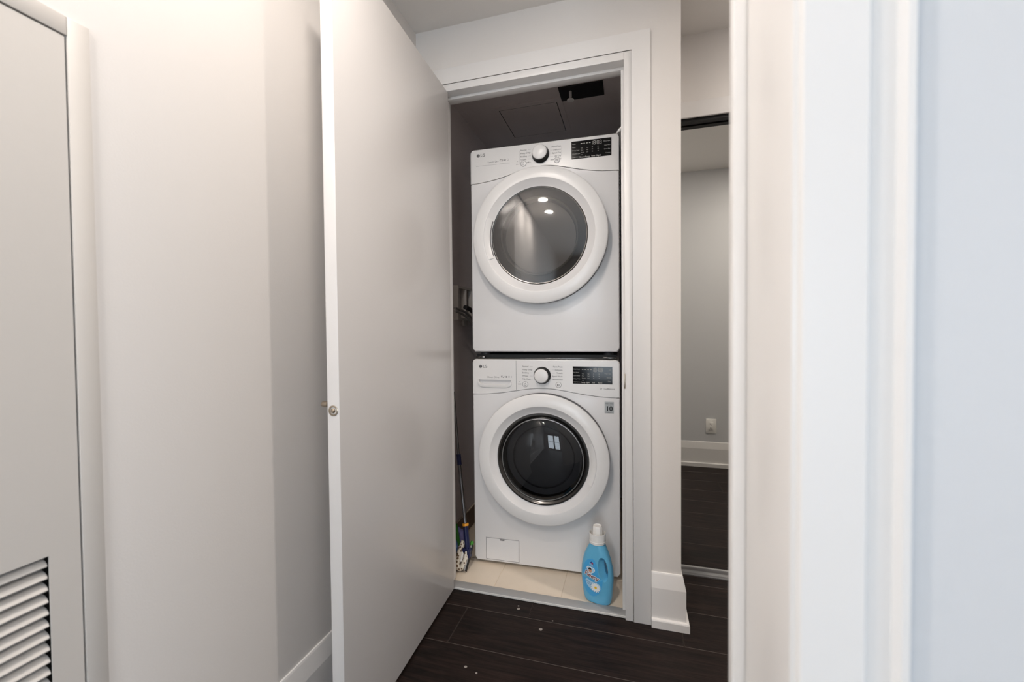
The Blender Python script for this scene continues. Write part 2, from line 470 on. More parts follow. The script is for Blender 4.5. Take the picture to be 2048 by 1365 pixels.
w = tag(empty('window_3', (XR+0.05, -0.75, 0.6), rad(90)), 'added unseen window in the right wall, lighting the left wall', 'window', S)  # added side window, out of view, there to light the left wall
boxes('window_frame', [(-0.7, -0.66, -0.03, 0.03, 0, 1.5), (0.66, 0.7, -0.03, 0.03, 0, 1.5), (-0.66, 0.66, -0.03, 0.03, 0, 0.04), (-0.66, 0.66, -0.03, 0.03, 1.46, 1.5), (-0.02, 0.02, -0.02, 0.02, 0.04, 1.46)], TRIM, w)  # frame of the added side window
box('pane', -0.66, -0.02, -0.004, 0.004, 0.04, 1.46, PANE, w)
box('pane', 0.02, 0.66, -0.004, 0.004, 0.04, 1.46, PANE, w)

# closet interior
CZ = 2.348
tag(box('wall_closet_back', XL, 0.085, 2.90, 3.0, 0, HC, CLOSET), 'taupe back wall of the laundry closet', 'wall', S)
tag(box('wall_closet_lining', XL, XL+0.004, 1.787, 2.90, 0.0, CZ, CLOSET), 'taupe painted left side wall inside the laundry closet', 'wall', S)
tag(box('wall_closet_side', 0.079, 0.085, 1.787, 2.90, 0.0, CZ, CLOSET), 'taupe painted right side wall inside the laundry closet', 'wall', S)
tag(box('ceiling_closet', XL+0.004, 0.079, 1.787, 2.90, CZ, CZ+0.05, CLOSET), 'dropped taupe ceiling inside the laundry closet', 'ceiling', S)
fc = tag(box('floor_closet', XL, 0.085, 1.735, 2.90, -0.05, 0.0066, GROUT), 'cream tiled floor of the laundry closet', 'floor', S)
TX = [XL+0.006, -0.89+0.0, -0.590, -0.290, 0.010, 0.083]
TX = [XL+0.005, -0.890, -0.590, -0.290, 0.010, 0.078]
TY = [1.736, 1.93, 2.23, 2.53, 2.83, 2.89]
for i in range(len(TX)-1):
    for j in range(len(TY)-1):
        if TX[i+1]-TX[i] < 0.03: continue
        box('tile', TX[i]+0.001, TX[i+1]-0.001, TY[j]+0.001, TY[j+1]-0.001, -0.004, 0.008, TILE, fc, bev=0.0012, seg=1, origin=((TX[i]+TX[i+1])/2, (TY[j]+TY[j+1])/2, 0))
# brown tile skirting on the closet's left wall
bs = tag(empty('baseboard_closet', (XL+0.004, 1.80, 0.008)), 'brown tile skirting at the foot of the closet side wall', 'baseboard', S)
yy = 0.0
for k in range(5):
    L_ = 0.20
    box('tile', 0.0, 0.009, yy+0.001, yy+L_-0.001, 0.0, 0.105, BTILE, bs, bev=0.001, seg=1); yy += L_ + 0.001
box('grout_line', 0.0, 0.006, 0, yy, 0.105, 0.109, GROUT, bs)

# threshold strip
th = tag(empty('trim_1', (-0.40, 1.712, 0)), 'grey metal threshold strip below the laundry closet opening', 'threshold', S)
box('strip', -0.388, 0.378, -0.021, 0.0235, 0.0, 0.012, THR, th, bev=0.003)
box('strip_edge', -0.388, 0.378, -0.0235, -0.0205, 0.0, 0.009, THRL, th, bev=0.001, seg=1)

# ---- door frame and casing of the laundry closet
fr = tag(empty('trim_2', (-0.4, YC, 0)), 'white painted door frame and casing of the laundry closet', 'door frame', S)
def B(name, x0, x1, y0, y1, z0, z1, m=TRIM, bev=0.0015, par=fr):
    return box(name, x0+0.4, x1+0.4, y0-YC, y1-YC, z0, z1, m, par, bev=bev)
B('jamb', -0.024, 0.005, 1.678, 1.783, 0.0, 2.205)
B('jamb', -0.819, -0.789, 1.678, 1.783, 0.0, 2.205)
B('head_jamb', -0.789, -0.024, 1.678, 1.783, 2.175, 2.205)
B('door_stop', -0.036, -0.024, 1.722, 1.757, 0.012, 2.163)
B('door_stop', -0.789, -0.777, 1.722, 1.757, 0.012, 2.163)
B('door_stop', -0.789, -0.024, 1.722, 1.757, 2.163, 2.175)
prism('casing', [(0.0065+0.4, 0), (0.072+0.4, 0), (0.072+0.4, 2.272), (-0.886+0.4, 2.272), (-0.886+0.4, 0), (-0.8205+0.4, 0), (-0.8205+0.4, 2.2068), (0.0065+0.4, 2.2068)], -0.016, -0.001, TRIM, fr, bev=0.002, seg=2)
B('strike_plate', -0.0265, -0.0215, 1.6760, 1.6795, 0.914, 0.972, NICKEL, 0.0008)

# ---- baseboards
BP = [(0, 0), (0.028, 0), (0.028, 0.028), (0.026, 0.032), (0.0165, 0.034), (0.0165, 0.150), (0.0155, 0.156), (0.006, 0.200), (0.004, 0.205), (0, 0.206)]
def base_run(name, path, label):
    return tag(sweep(name, path, BP, TRIM), label, 'baseboard', S)
def run_auto(name, path, label, inside):
    d = Vector(path[1]) - Vector(path[0]); nn = Vector((-d.y, d.x)); mid = (Vector(path[0])+Vector(path[1]))/2
    if (Vector(inside)-mid).dot(nn) < 0: path = path[::-1]
    return base_run(name, path, label)
run_auto('baseboard_corner', [(0.0725, YC), (XCOR, YC), (XCOR, 2.04)], 'white stepped baseboard wrapping the outside corner beside the closet casing', (0.1, 1.0))
run_auto('baseboard_left', [(XL, YB), (XL, 1.674)], 'white stepped baseboard along the wall behind the open door', (0, 0))
run_auto('baseboard_hall', [(0.175, 0.398), (XR, 0.398)], 'white stepped baseboard seen in the mirror below the socket', (1.0, 1.0))
run_auto('baseboard_room', [(0.16, 0.293), (XR, 0.293)], 'white baseboard at the foot of the near wall', (1.0, -1.0))
run_auto('baseboard_right', [(XR, YB), (XR, 0.293)], 'white baseboard along the right wall', (0, -1.0))
run_auto('baseboard_back', [(XL, YB), (XR, YB)], 'white baseboard below the windows', (0, 0))

# ---- near doorway jamb and casing (out of focus on the right)
nj = tag(empty('trim_3', (0.1, 0.345, 0)), 'blurred white doorway jamb and casing close on the right', 'door frame', S)
def N(name, x0, x1, y0, y1, z0, z1, bev=0.001): return box(name, x0-0.1, x1-0.1, y0-0.345, y1-0.345, z0, z1, TRIM, nj, bev=bev)
N('jamb', 0.0917, 0.107, 0.285, 0.400, 0, HC-0.001)
N('door_stop', 0.0815, 0.0917, 0.386, 0.400, 0, HC-0.001)
cp = [(0.0945, 0.293), (0.0945, 0.2845), (0.0965, 0.282), (0.128, 0.282), (0.1315, 0.2875), (0.1435, 0.2875), (0.1465, 0.283), (0.150, 0.283), (0.152, 0.286), (0.152, 0.293)]
bm = bmesh.new()
lo = [bm.verts.new((x-0.1, y-0.345, 0)) for x, y in cp]; hi = [bm.verts.new((x-0.1, y-0.345, HC-0.001)) for x, y in cp]
bm.faces.new(lo[::-1]); bm.faces.new(hi)
for i in range(len(cp)): bm.faces.new((lo[i], lo[(i+1) % len(cp)], hi[(i+1) % len(cp)], hi[i]))
link('casing', bm_done(bm, 'casing'), TRIM, nj, angle=40)
N('casing', 0.0945, 0.156, 0.400, 0.412, 0, HC-0.001, 0.002)

# ---- the open laundry door
DWID, DTH, DZ0, DZ1 = 0.762, 0.036, 0.010, 2.168
dr = tag(empty('door_1', (-0.789, 1.675, 0), rad(-88.0)), 'open flat white laundry closet door seen edge-on', 'door', S)
# local: x along the leaf from the hinge, +y is the inner face (turned towards the right)
box('leaf', 0.0, DWID, 0.0, DTH, DZ0, DZ1, DOORP, dr, bev=0.0015)
def disc_part(name, prof, origin, axis, m, parent, seg=28):
    """turned part: profile (r, h) along axis"""
    ax = Vector(axis).normalized(); a = ax.orthogonal().normalized(); b = ax.cross(a); bm = bmesh.new(); rings = []
    o = Vector(origin)
    for i in range(seg):
        t = 2*math.pi*i/seg
        rings.append([bm.verts.new(o + a*(r*math.cos(t)) + b*(r*math.sin(t)) + ax*h) for r, h in prof])
    for i in range(seg):
        A, Bq = rings[i], rings[(i+1) % seg]
        for j in range(len(prof)-1): bm.faces.new((A[j], A[j+1], Bq[j+1], Bq[j]))
    bmesh.ops.remove_doubles(bm, verts=bm.verts[:], dist=1e-6)
    return link(name, bm_done(bm, name), m, parent, angle=35)
lt = disc_part('latch', [(0.0, -0.002), (0.0140, -0.002), (0.0140, 0.0010), (0.0128, 0.0018), (0.0095, 0.0018), (0.0088, -0.0010), (0.0062, -0.0010), (0.0060, 0.003), (0.0042, 0.0058), (0.0, 0.0066)], (DWID, DTH*0.5, 0.938), (1, 0, 0), NICKEL, dr)
lt['label'] = 'round nickel roller latch'
kb = disc_part('knob', [(0.0, 0.0), (0.011, 0.0), (0.011, 0.003), (0.0045, 0.005), (0.0045, 0.030), (0.0075, 0.033), (0.0082, 0.046), (0.0070, 0.0495), (0.0, 0.0505)], (DWID-0.045, 0.0, 0.946), (0, -1, 0), NICKEL, dr)
kb['label'] = 'small nickel door knob'
for hz in (0.22, 1.1, 1.95):
    disc_part('hinge', [(0.0, 0.0), (0.006, 0.0), (0.006, 0.09), (0.0, 0.09)], (-0.002, -0.003, hz), (0, 0, 1), NICKEL, dr, 14)

# ---- louvred access door in the left wall (faces +x)
LX = XL
ld = tag(empty('door_2', (LX, 0.18, 0.0)), 'grey-white louvred access door in the left wall', 'door', S)
def Lb(name, t0, t1, y0, y1, z0, z1, m=LOUV, bev=0.001, par=ld): return box(name, t0, t1, y0-0.18, y1-0.18, z0, z1, m, par, bev=bev)
YR, YLF, ZT, ZB = 0.481, -0.12, 1.641, 0.30
FT = 0.004
Lb('frame_post', -0.06, FT, YR, YR+0.031, ZB-0.031, ZT+0.032, bev=0.0015)
Lb('frame_post', -0.06, FT, YLF-0.031, YLF, ZB-0.031, ZT+0.032, bev=0.0015)
Lb('frame_head', -0.06, FT, YLF, YR, ZT, ZT+0.032, bev=0.0015)
Lb('frame_sill', -0.06, FT, YLF, YR, ZB-0.031, ZB, bev=0.0015)
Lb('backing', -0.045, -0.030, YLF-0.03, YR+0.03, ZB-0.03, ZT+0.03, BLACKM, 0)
g = 0.0028
VY0, VY1, VZ0, VZ1 = YLF+0.043, 0.438, 0.36, 0.783
lf = boxes('leaf', [(-0.0005, 0.002, YLF+g-0.18, VY0-0.18, ZB+g, ZT-g), (-0.0005, 0.002, VY1-0.18, YR-g-0.18, ZB+g, ZT-g),
               (-0.0005, 0.002, VY0-0.18, VY1-0.18, ZB+g, VZ0), (-0.0005, 0.002, VY0-0.18, VY1-0.18, VZ1, ZT-g)], LOUV, ld)
pz = 0.0197; nsl = int((VZ1-VZ0)/pz)
sl_me = None
for k in range(nsl):
    zt = VZ1 - 0.0015 - k*pz
    if sl_me is None:
        bm = bmesh.new()
        # sloping rounded blade: section in (t, z)
        sec = [(-0.024, -0.0045), (-0.014, -0.0050), (-0.007, -0.0070), (-0.002, -0.0110), (-0.0002, -0.0150), (-0.0015, -0.0170), (-0.004, -0.0165), (-0.012, -0.0115), (-0.024, -0.0080)]
        A = [bm.verts.new((t-0.0012, VY0-0.18-0.006, z)) for t, z in sec]; Bv = [bm.verts.new((t-0.0012, VY1-0.18-0.0008, z)) for t, z in sec]
        bm.faces.new(A); bm.faces.new(Bv[::-1])
        for i in range(len(sec)): bm.faces.new((A[i], Bv[i], Bv[(i+1) % len(sec)], A[(i+1) % len(sec)]))
        sl_me = bm_done(bm, 'slat')
        so = link('slat', sl_me, LOUV, ld, angle=50)
    else:
        so = bpy.data.objects.new('slat', sl_me); COL.objects.link(so); so.parent = ld
    so.location = (0, 0, zt)

# ---- mirrored sliding door and its trim, right of the corner
YM = 2.09
md = tag(empty('door_3', (0.9, YM, 0)), 'mirrored sliding closet door with silver rails, right of the corner', 'door', S)
box('mirror', 0.185-0.9, 1.45-0.9, 0.0, 0.006, 0.030, 2.095, MIRROR, md)
box('bottom_rail', 0.185-0.9, 1.45-0.9, -0.006, 0.01, 0.004, 0.034, ALUL, md, bev=0.002)
box('top_rail', 0.185-0.9, 1.45-0.9, -0.004, 0.008, 2.080, 2.097, BLACKM, md, bev=0.001)
box('mirror', 1.40-0.9, XR-0.02-0.9, 0.018, 0.024, 0.030, 2.095, MIRROR, md)
box('bottom_rail', 1.40-0.9, XR-0.02-0.9, 0.012, 0.028, 0.004, 0.034, ALUL, md, bev=0.002)
trk = tag(empty('trim_4', (1.2, YM-0.02, 0)), 'aluminium floor track under the mirrored sliding door', 'track', S)
box('track', XCOR+0.03-1.2, XR-1.2, -0.005, 0.06, 0.0, 0.005, ALU, trk)
t5 = tag(empty('trim_5', (1.2, YH, 2.08)), 'white trim board under the header above the mirror', 'trim', S)
box('board', XCOR-1.2, XR-1.2, -0.012, 0.0, 0.008, 0.078, TRIM, t5, bev=0.0015)
box('track_cover', XCOR-1.2, XR-1.2, 0.006, 0.035, -0.004, 0.020, BLACKM, t5)
tag(box('wall_mirror_back', XCOR, XR, 2.13, 2.16, 0, 2.10, WALL), 'wall behind the mirrored sliding door', 'wall', S)

# ------------------------------------------------------------------ appliances
AW = 0.694
def logo(parent, cx, cz, y):
    o = flat_mesh('brand_logo', [ring2(cx, cz, 0.0078, 0.0078, 28), txt('LG', cx+0.0115, cz, 0.0185, 'LEFT', 0.0003)], PRINTD, parent, y)
    flat_mesh('brand_mark', [ring2(cx, cz, 0.0060, 0.0012, 20, 20, 300), rect2(cx-0.0005, cx+0.0006, cz-0.003, cz+0.0035), rect2(cx+0.0006, cx+0.0035, cz-0.0032, cz-0.0021)], STICK, parent, y-0.0003)
    return o
def seven_seg(ch, x, z, h):
    w = h*0.52; t = h*0.085; segs = {'a': rect2(x+t, x+w-t, z+h-t, z+h), 'g': rect2(x+t, x+w-t, z+h/2-t/2, z+h/2+t/2), 'd': rect2(x+t, x+w-t, z, z+t),
        'f': rect2(x, x+t, z+h/2+t*.4, z+h-t*.4), 'b': rect2(x+w-t, x+w, z+h/2+t*.4, z+h-t*.4), 'e': rect2(x, x+t, z+t*.4, z+h/2-t*.4), 'c': rect2(x+w-t, x+w, z+t*.4, z+h/2-t*.4)}
    return [segs[k] for k in {'8': 'abcdefg', '1': 'bc'}[ch]]

def appliance(name, label, cat, loc, H, pside, ppeak, door_c, door_r, glass_r, washer):
    root = tag(empty(name, loc, rad(1.7)), label, cat)
    D = 0.70
    box('cabinet', 0.003, AW-0.003, 0.016, D, 0.012, H-0.004, WHITE, root, bev=0.010, seg=3)
    pk = 0.345; sg = 0.187
    curve = lambda u: pside + (ppeak-pside)*math.exp(-((u-pk)/sg)**2)
    N_ = 40
    us = [AW*i/N_ for i in range(N_+1)]
    gp = 0.0014
    low = [(AW, 0.030), (AW-0.012, 0.012), (0.012, 0.012), (0.0, 0.030)] + [(u, curve(u)-gp) for u in us]
    fp = prism('front_panel', low, 0.0, 0.03, WHITE, root, bev=0.007, seg=3)
    top = [(u, curve(u)+gp) for u in us] + [(AW, H-0.016), (AW-0.006, H-0.004), (AW-0.016, H), (0.016, H), (0.006, H-0.004), (0.0, H-0.016)]
    cpn = prism('control_panel', top, -0.002, 0.03, WHITEP, root, bev=0.005, seg=3)
    for fx in (0.05, AW-0.05):
        for fy in (0.06, D-0.06):
            disc_part('foot', [(0, 0), (0.022, 0), (0.022, 0.008), (0.012, 0.010), (0.012, 0.016), (0, 0.016)], (fx, fy, -0.003), (0, 0, 1), GASK, root, 16)
    # control panel fittings (sub-parts)
    y = -0.0022
    zc = H - (0.055 if not washer else 0.074)
    kr = 0.0335 if not washer else 0.0320
    lathe_y('knob_base', [(0.0, 0.0), (0.0405, 0.0), (0.0405, 0.003), (0.0385, 0.006), (kr, 0.0275), (0.0, 0.0275)], 0.343, zc, BLACK, cpn, 48).location.y = -0.002
    lathe_y('knob', [(kr-0.0005, 0.0268), (kr+0.0003, 0.0290), (kr-0.0015, 0.0315), (kr-0.005, 0.0328), (0.0, 0.0335)], 0.343, zc, WHITEP, cpn, 48).location.y = -0.002
    zb = H - 0.090 if not washer else H - 0.117
    for bx, nm in ((0.262, 'power_button'), (0.419, 'play_button')):
        b = lathe_y(nm, [(0.0125, 0.0), (0.0118, 0.0012), (0.0105, 0.0016), (0.0, 0.0018)], bx, zb, WHITEP, cpn, 28); b.location.y = -0.002
    flat_mesh('button_rings', [ring2(0.262, zb, 0.0138, 0.0012), ring2(0.419, zb, 0.0138, 0.0012)], PRINT, cpn, y-0.0001)
    flat_mesh('button_symbols', [ring2(0.262, zb, 0.0055, 0.0011, 20, 120, 420), rect2(0.2615, 0.2626, zb, zb+0.007),
        ([(0.4135, zb-0.004), (0.4195, zb), (0.4135, zb+0.004)], [(0, 1, 2)]), rect2(0.4205, 0.4217, zb-0.004, zb+0.004), rect2(0.4232, 0.4244, zb-0.004, zb+0.004)], PRINTD, cpn, -0.0043)
    # printed cycle names
    if washer:
        Ls = ['Normal', 'Heavy Duty', 'Bedding', 'Whites', 'Tub Clean']; Rs = ['Perm.Press', 'Delicates', 'Towels', 'Speed Wash', 'Downloaded']
        zt0 = H-0.033; dz = 0.0148
    else:
        Ls = ['Normal', 'Heavy Duty', 'Bedding', 'Towels', 'Small Load']; Rs = ['Perm.Press', 'Delicates', 'Speed Dry', 'Air Dry', 'Downloaded']
        zt0 = H-0.028; dz = 0.0145
    it = []
    for i, s in enumerate(Ls): it.append(txt(s, 0.248, zt0-i*dz, 0.0095, 'LEFT', 0.0001)); it.append(rect2(0.283, 0.298, zt0-i*dz-0.0003, zt0-i*dz+0.0003))
    for i, s in enumerate(Rs): it.append(txt(s, 0.438, zt0-i*dz, 0.0095, 'RIGHT', 0.0001)); it.append(rect2(0.388, 0.402, zt0-i*dz-0.0003, zt0-i*dz+0.0003))
    it.append(txt('Wi-Fi', 0.226, zb, 0.008, 'LEFT')); it.append(ring2(0.233, zb+0.008, 0.005, 0.001, 12, 40, 140))
    if not washer:
        it += [rect2(0.2435, 0.2441, zt0-4*dz, zt0), rect2(0.4405, 0.4411, zt0-3*dz, zt0)]
    flat_mesh('cycle_print', it, PRINT, cpn, y)
    # display window
    dx0, dx1 = 0.485, 0.661
    dz0, dz1 = (H-0.109, H-0.030) if washer else (H-0.095, H-0.016)
    dsp = box('display', dx0, dx1, -0.0032, 0.004, dz0, dz1, BLACK, cpn, bev=0.0006, seg=1)
    it = []
    w = dx1-dx0; h = dz1-dz0
    xx = dx0 + w*0.52
    for ch in ('1', '8', ':', '8', '8'):
        if ch == ':':
            it += [rect2(xx, xx+0.0012, dz1-0.017, dz1-0.0158), rect2(xx, xx+0.0012, dz1-0.012, dz1-0.0108)]; xx += 0.004
        elif ch == '1': it += seven_seg('1', xx-0.006, dz1-0.0235, 0.017); xx += 0.006
        else: it += seven_seg('8', xx, dz1-0.0235, 0.017); xx += 0.0115
    colL = ['Turbo', 'Steam', 'Energy Saver', 'Wrinkle Care', 'Control Lock'] if not washer else ['Cold Wash', 'Pre Wash', 'Extra Rinse', 'Delay Wash', 'Add Garment']
    for i, s in enumerate(colL): it.append(txt(s, dx0+w*0.02, dz1-h*(0.16+0.185*i), 0.0062, 'LEFT'))
    colR = ['More Time', 'Less Time', 'Damp Dry', 'Custom'] if not washer else ['Soil', 'Fresh Care', 'Remote', 'Delay']
    for i, s in enumerate(colR): it.append(txt(s, dx1-w*0.03, dz1-h*(0.18+0.22*i), 0.0062, 'RIGHT'))
    opts = [['Very', 'More', 'Normal', 'Less'], ['High', 'Med', 'Low'], ['60', '50', '40'], ['30', '20', '10']]
    for c, col in enumerate(opts):
        for r, s in enumerate(col): it.append(txt(s, dx0+w*(0.235+0.14*c), dz1-h*(0.42+0.125*r), 0.0052, 'LEFT'))
    for c, s in enumerate(['Dryness', 'Temp.', 'Time Dry', 'Signal'] if not washer else ['Temp.', 'Spin', 'Soil', 'Signal']):
        it.append(txt(s, dx0+w*(0.205+0.145*c), dz0+h*0.075, 0.0085, 'LEFT', 0.0001))
    for c in range(4): it.append(rect2(dx0+w*(0.235+0.07*c), dx0+w*(0.275+0.07*c), dz1-0.0145, dz1-0.0115))
    flat_mesh('display_print', it, PRINTW, cpn, -0.0034)
    # left corner: brand, model line
    logo(cpn, 0.041, H-0.030 if not washer else H-0.035, y)
    if washer:
        flat_mesh('model_print', [txt('Direct Drive', 0.075, H-0.086, 0.0115), ring2(0.148, H-0.083, 0.0048, 0.0022, 14, 30, 250), ring2(0.155, H-0.083, 0.0048, 0.0022, 14, 210, 430),
            rect2(0.167, 0.174, H-0.087, H-0.080), ring2(0.183, H-0.083, 0.004, 0.001, 14), txt('6', 0.193, H-0.083, 0.01)], PRINT, cpn, y)
        flat_mesh('balance_print', [txt('TrueBalance', 0.618, H-0.130, 0.0105, 'LEFT'), ring2(0.611, H-0.129, 0.0042, 0.0012, 12)], PRINTD, cpn, y)
        # detergent drawer: seam and scooped grip
        boxes('drawer_seam', [(0.2172, 0.2186, y-0.0001, 0.0, curve(0.218)+0.004, H-0.006)], PRINT, cpn)
        rec = [(0.031, H-0.0985), (0.193, H-0.0990), (0.190, H-0.113), (0.180, H-0.1195), (0.165, H-0.1215), (0.060, H-0.1215), (0.045, H-0.1195), (0.034, H-0.113)]
        cutter = prism('tmp_cut', rec, -0.012, 0.021, None, root)
        bo = cpn.modifiers.new('b', 'BOOLEAN'); bo.operation = 'DIFFERENCE'; bo.object = cutter; bo.solver = 'EXACT'
        bpy.context.view_layer.update()
        nm_ = bpy.data.meshes.new_from_object(cpn.evaluated_get(bpy.context.evaluated_depsgraph_get()))
        cpn.modifiers.remove(bo); cpn.data = nm_
        for pp in nm_.polygons: pp.use_smooth = False
        bpy.data.objects.remove(cutter)
        prism('drawer_lip', [(0.030, H-0.108), (0.034, H-0.1135), (0.045, H-0.1200), (0.060, H-0.1220), (0.165, H-0.1220), (0.180, H-0.1200), (0.190, H-0.1135), (0.194, H-0.108),
            (0.1945, H-0.121), (0.188, H-0.130), (0.172, H-0.1360), (0.053, H-0.1360), (0.037, H-0.130), (0.0295, H-0.121)], -0.0065, 0.004, WHITEP, cpn, bev=0.0018, seg=2)
    else:
        flat_mesh('model_print', [txt('Sensor Dry', 0.088, H-0.066, 0.0115), ring2(0.152, H-0.063, 0.0050, 0.0024, 14, 30, 250), ring2(0.159, H-0.063, 0.0050, 0.0024, 14, 210, 430),
            ring2(0.173, H-0.063, 0.0045, 0.001, 16), rect2(0.170, 0.176, H-0.0645, H-0.0615), ring2(0.187, H-0.063, 0.0042, 0.001, 14), rect2(0.030, 0.196, H-0.0795, H-0.0787)], PRINT, cpn, y)
    # porthole door
    cu, cz = door_c; R = door_r; G = glass_r
    before = set(root.children)
    lathe_y('door_gasket', [(R-0.004, -0.030), (R-0.0012, 0.004), (R-0.0008, 0.0405), (R-0.03, 0.0405)], cu, cz, GASK, root, 96)
    lathe_y('door_ring', [(R-0.014, 0.0400), (R-0.0005, 0.0405), (R, 0.0412), (R-0.0004, 0.0422), (R-0.0025, 0.0445), (R-0.0065, 0.0465), (G+0.037, 0.0535), (G+0.0335, 0.0528)], cu, cz, WHITEP, root, 128, ang=22)
    bz = lathe_y('door_bezel', [(G+0.0335, 0.0528), (G+0.031, 0.0505), (G+0.008, 0.034), (G+0.002, 0.031), (G-0.004, 0.0300)], cu, cz, BEZEL, root, 128, ang=22)
    # grip pocket in the bezel, left side
    if not washer:
        lathe_y('grip_shade_arc', [(G+0.0035, 0.0330), (G+0.0045, 0.0345), (G+0.0075, 0.0362), (G+0.0085, 0.0350)], cu, cz, PRINT, root, 24, 160, 202)  # grey arc stands in for the shaded edge of the pocket
        lathe_y('door_grip', [(G+0.029, 0.0505), (G+0.031, 0.0535), (G+0.024, 0.0515), (G+0.006, 0.0335), (G+0.006, 0.031)], cu, cz, WHITEP, root, 28, 158, 204)
    else:
        lathe_y('door_grip', [(G+0.029, 0.0505), (G+0.031, 0.0535), (G+0.024, 0.0515), (G+0.006, 0.0335), (G+0.006, 0.031)], cu, cz, WHITEP, root, 28, -24, 22)
    if not washer:
        gls = lathe_y('door_glass', [(G, 0.0300), (G-0.004, 0.0328), (G*0.8, 0.0335), (G*0.4, 0.0338), (0.0, 0.0339)], cu, cz, DGLASS, root, 96, ang=6)
        lathe_y('glass_rim', [(G+0.001, 0.031), (G-0.003, 0.0335), (G-0.006, 0.033)], cu, cz, CHROME, root, 96)
        lathe_y('inner_bowl', [(G-0.002, 0.028), (0.178, 0.020), (0.172, 0.018), (0.166, -0.010), (0.150, -0.045), (0.09, -0.060), (0.0, -0.064)], cu, cz, mat('smoked_inner_bowl', (80, 72, 66), 0.5), root, 80)
        lathe_y('bowl_ring', [(0.181, 0.0225), (0.178, 0.026), (0.173, 0.0255), (0.171, 0.020)], cu, cz, mat('smoked_ring', (150, 145, 138), 0.2), root, 80)
    else:
        lathe_y('glass_rim', [(G+0.001, 0.030), (G-0.002, 0.0345), (G-0.008, 0.0345), (G-0.013, 0.030), (G-0.019, 0.027), (G-0.022, 0.029), (G-0.024, 0.026)], cu, cz, CHROME, root, 96)
        lathe_y('door_glass', [(G-0.016, 0.026), (G-0.024, 0.034), (G-0.05, 0.045), (G*0.5, 0.062), (G*0.25, 0.067), (0.0, 0.069)], cu, cz, WGLASS, root, 96)
        lathe_y('glass_edge', [(0.1905, 0.0335), (0.1890, 0.0368), (0.1868, 0.0375), (0.1855, 0.0360)], cu, cz, ALU, root, 96)
        lathe_y('inner_bowl', [(G-0.012, 0.024), (0.182, 0.010), (0.178, -0.012), (0.186, -0.02)], cu, cz, BLACKM, root, 80)
        lathe_y('bowl_ring', [(0.146, 0.0), (0.1445, 0.004), (0.1425, 0.004), (0.141, 0.0)], cu, cz, ALU, root, 80)
        for ka in (80, 200, 320):
            lathe_y('drum_baffle', [(0.234, -0.06), (0.19, -0.09), (0.19, -0.36), (0.234, -0.40)], cu, cz, CHROME, root, 4, ka-7, ka+7)
        lathe_y('drum', [(0.186, -0.02), (0.23, -0.05), (0.235, -0.40), (0.0, -0.42)], cu, cz, DRUM, root, 80)
    for ch in root.children:
        if ch not in before: ch.location.y -= 0.012
    return root

WX, WY = -0.742, 1.903
dryer = appliance('clothes_dryer', 'white front-loading dryer stacked on top of the washer', 'dryer', (WX, WY, 1.032), 0.980, 0.815, 0.872, (0.338, 0.5435), 0.3095, 0.221, False)
washer = appliance('washing_machine', 'white front-loading washer standing on the closet floor tiles', 'washer', (WX, WY, 0.011), 0.997, 0.825, 0.862, (0.347, 0.541), 0.303, 0.213, True)
# stacking kit between the two
sk = tag(empty('stacking_kit', (WX, WY, 1.008), rad(1.7)), 'black stacking bracket between dryer and washer', 'bracket')
box('rail', 0.012, AW-0.012, 0.030, 0.66, 0.001, 0.021, BLACKM, sk)
box('front_lip', 0.024, AW-0.024, 0.012, 0.022, 0.001, 0.006, CHROME, sk, bev=0.001)
box('clip', 0.016, 0.060, 0.006, 0.024, 0.003, 0.013, CHROME, sk, bev=0.002)
box('clip', AW-0.075, AW-0.012, 0.006, 0.024, 0.003, 0.013, CHROME, sk, bev=0.002)
# washer extras: energy sticker and drain-filter flap
st = box('warranty_sticker', 0.627, 0.667, -0.0012, 0.004, 0.757, 0.809, STICK, washer, bev=0.0004, seg=1)
flat_mesh('sticker_print', [txt('10', 0.647, 0.777, 0.030, 'CENTER', 0.0009), txt('DIRECT DRIVE', 0.647, 0.800, 0.0055, 'CENTER'), txt('MOTOR', 0.647, 0.7945, 0.005, 'CENTER'),
    rect2(0.630, 0.664, 0.7615, 0.7621), txt('WARRANTY', 0.647, 0.7595, 0.0035, 'CENTER')], BLACKM, st, -0.0015)
fl = prism('filter_flap', [(0.061, 0.127), (0.219, 0.127), (0.223, 0.123), (0.223, 0.028), (0.219, 0.024), (0.066, 0.024), (0.062, 0.028)], -0.0012, 0.004, WHITE, washer, bev=0.0008, seg=1)
boxes('flap_seam', [(0.0595, 0.0610, -0.0008, 0.002, 0.024, 0.129), (0.0600, 0.2245, -0.0008, 0.002, 0.1268, 0.1283), (0.2232, 0.2246, -0.0008, 0.002, 0.024, 0.128), (0.0600, 0.2245, -0.0008, 0.002, 0.0225, 0.0238)], PRINT, fl)
boxes('flap_notch', [(0.130, 0.152, -0.0020, 0.002, 0.1195, 0.1262)], PRINT, fl)

# ------------------------------------------------------------------ fabric softener bottle
bt = tag(empty('softener_bottle', (-0.138, 1.765, 0.008), rad(-14)), 'blue fabric softener bottle with white cap on the closet tiles', 'bottle')
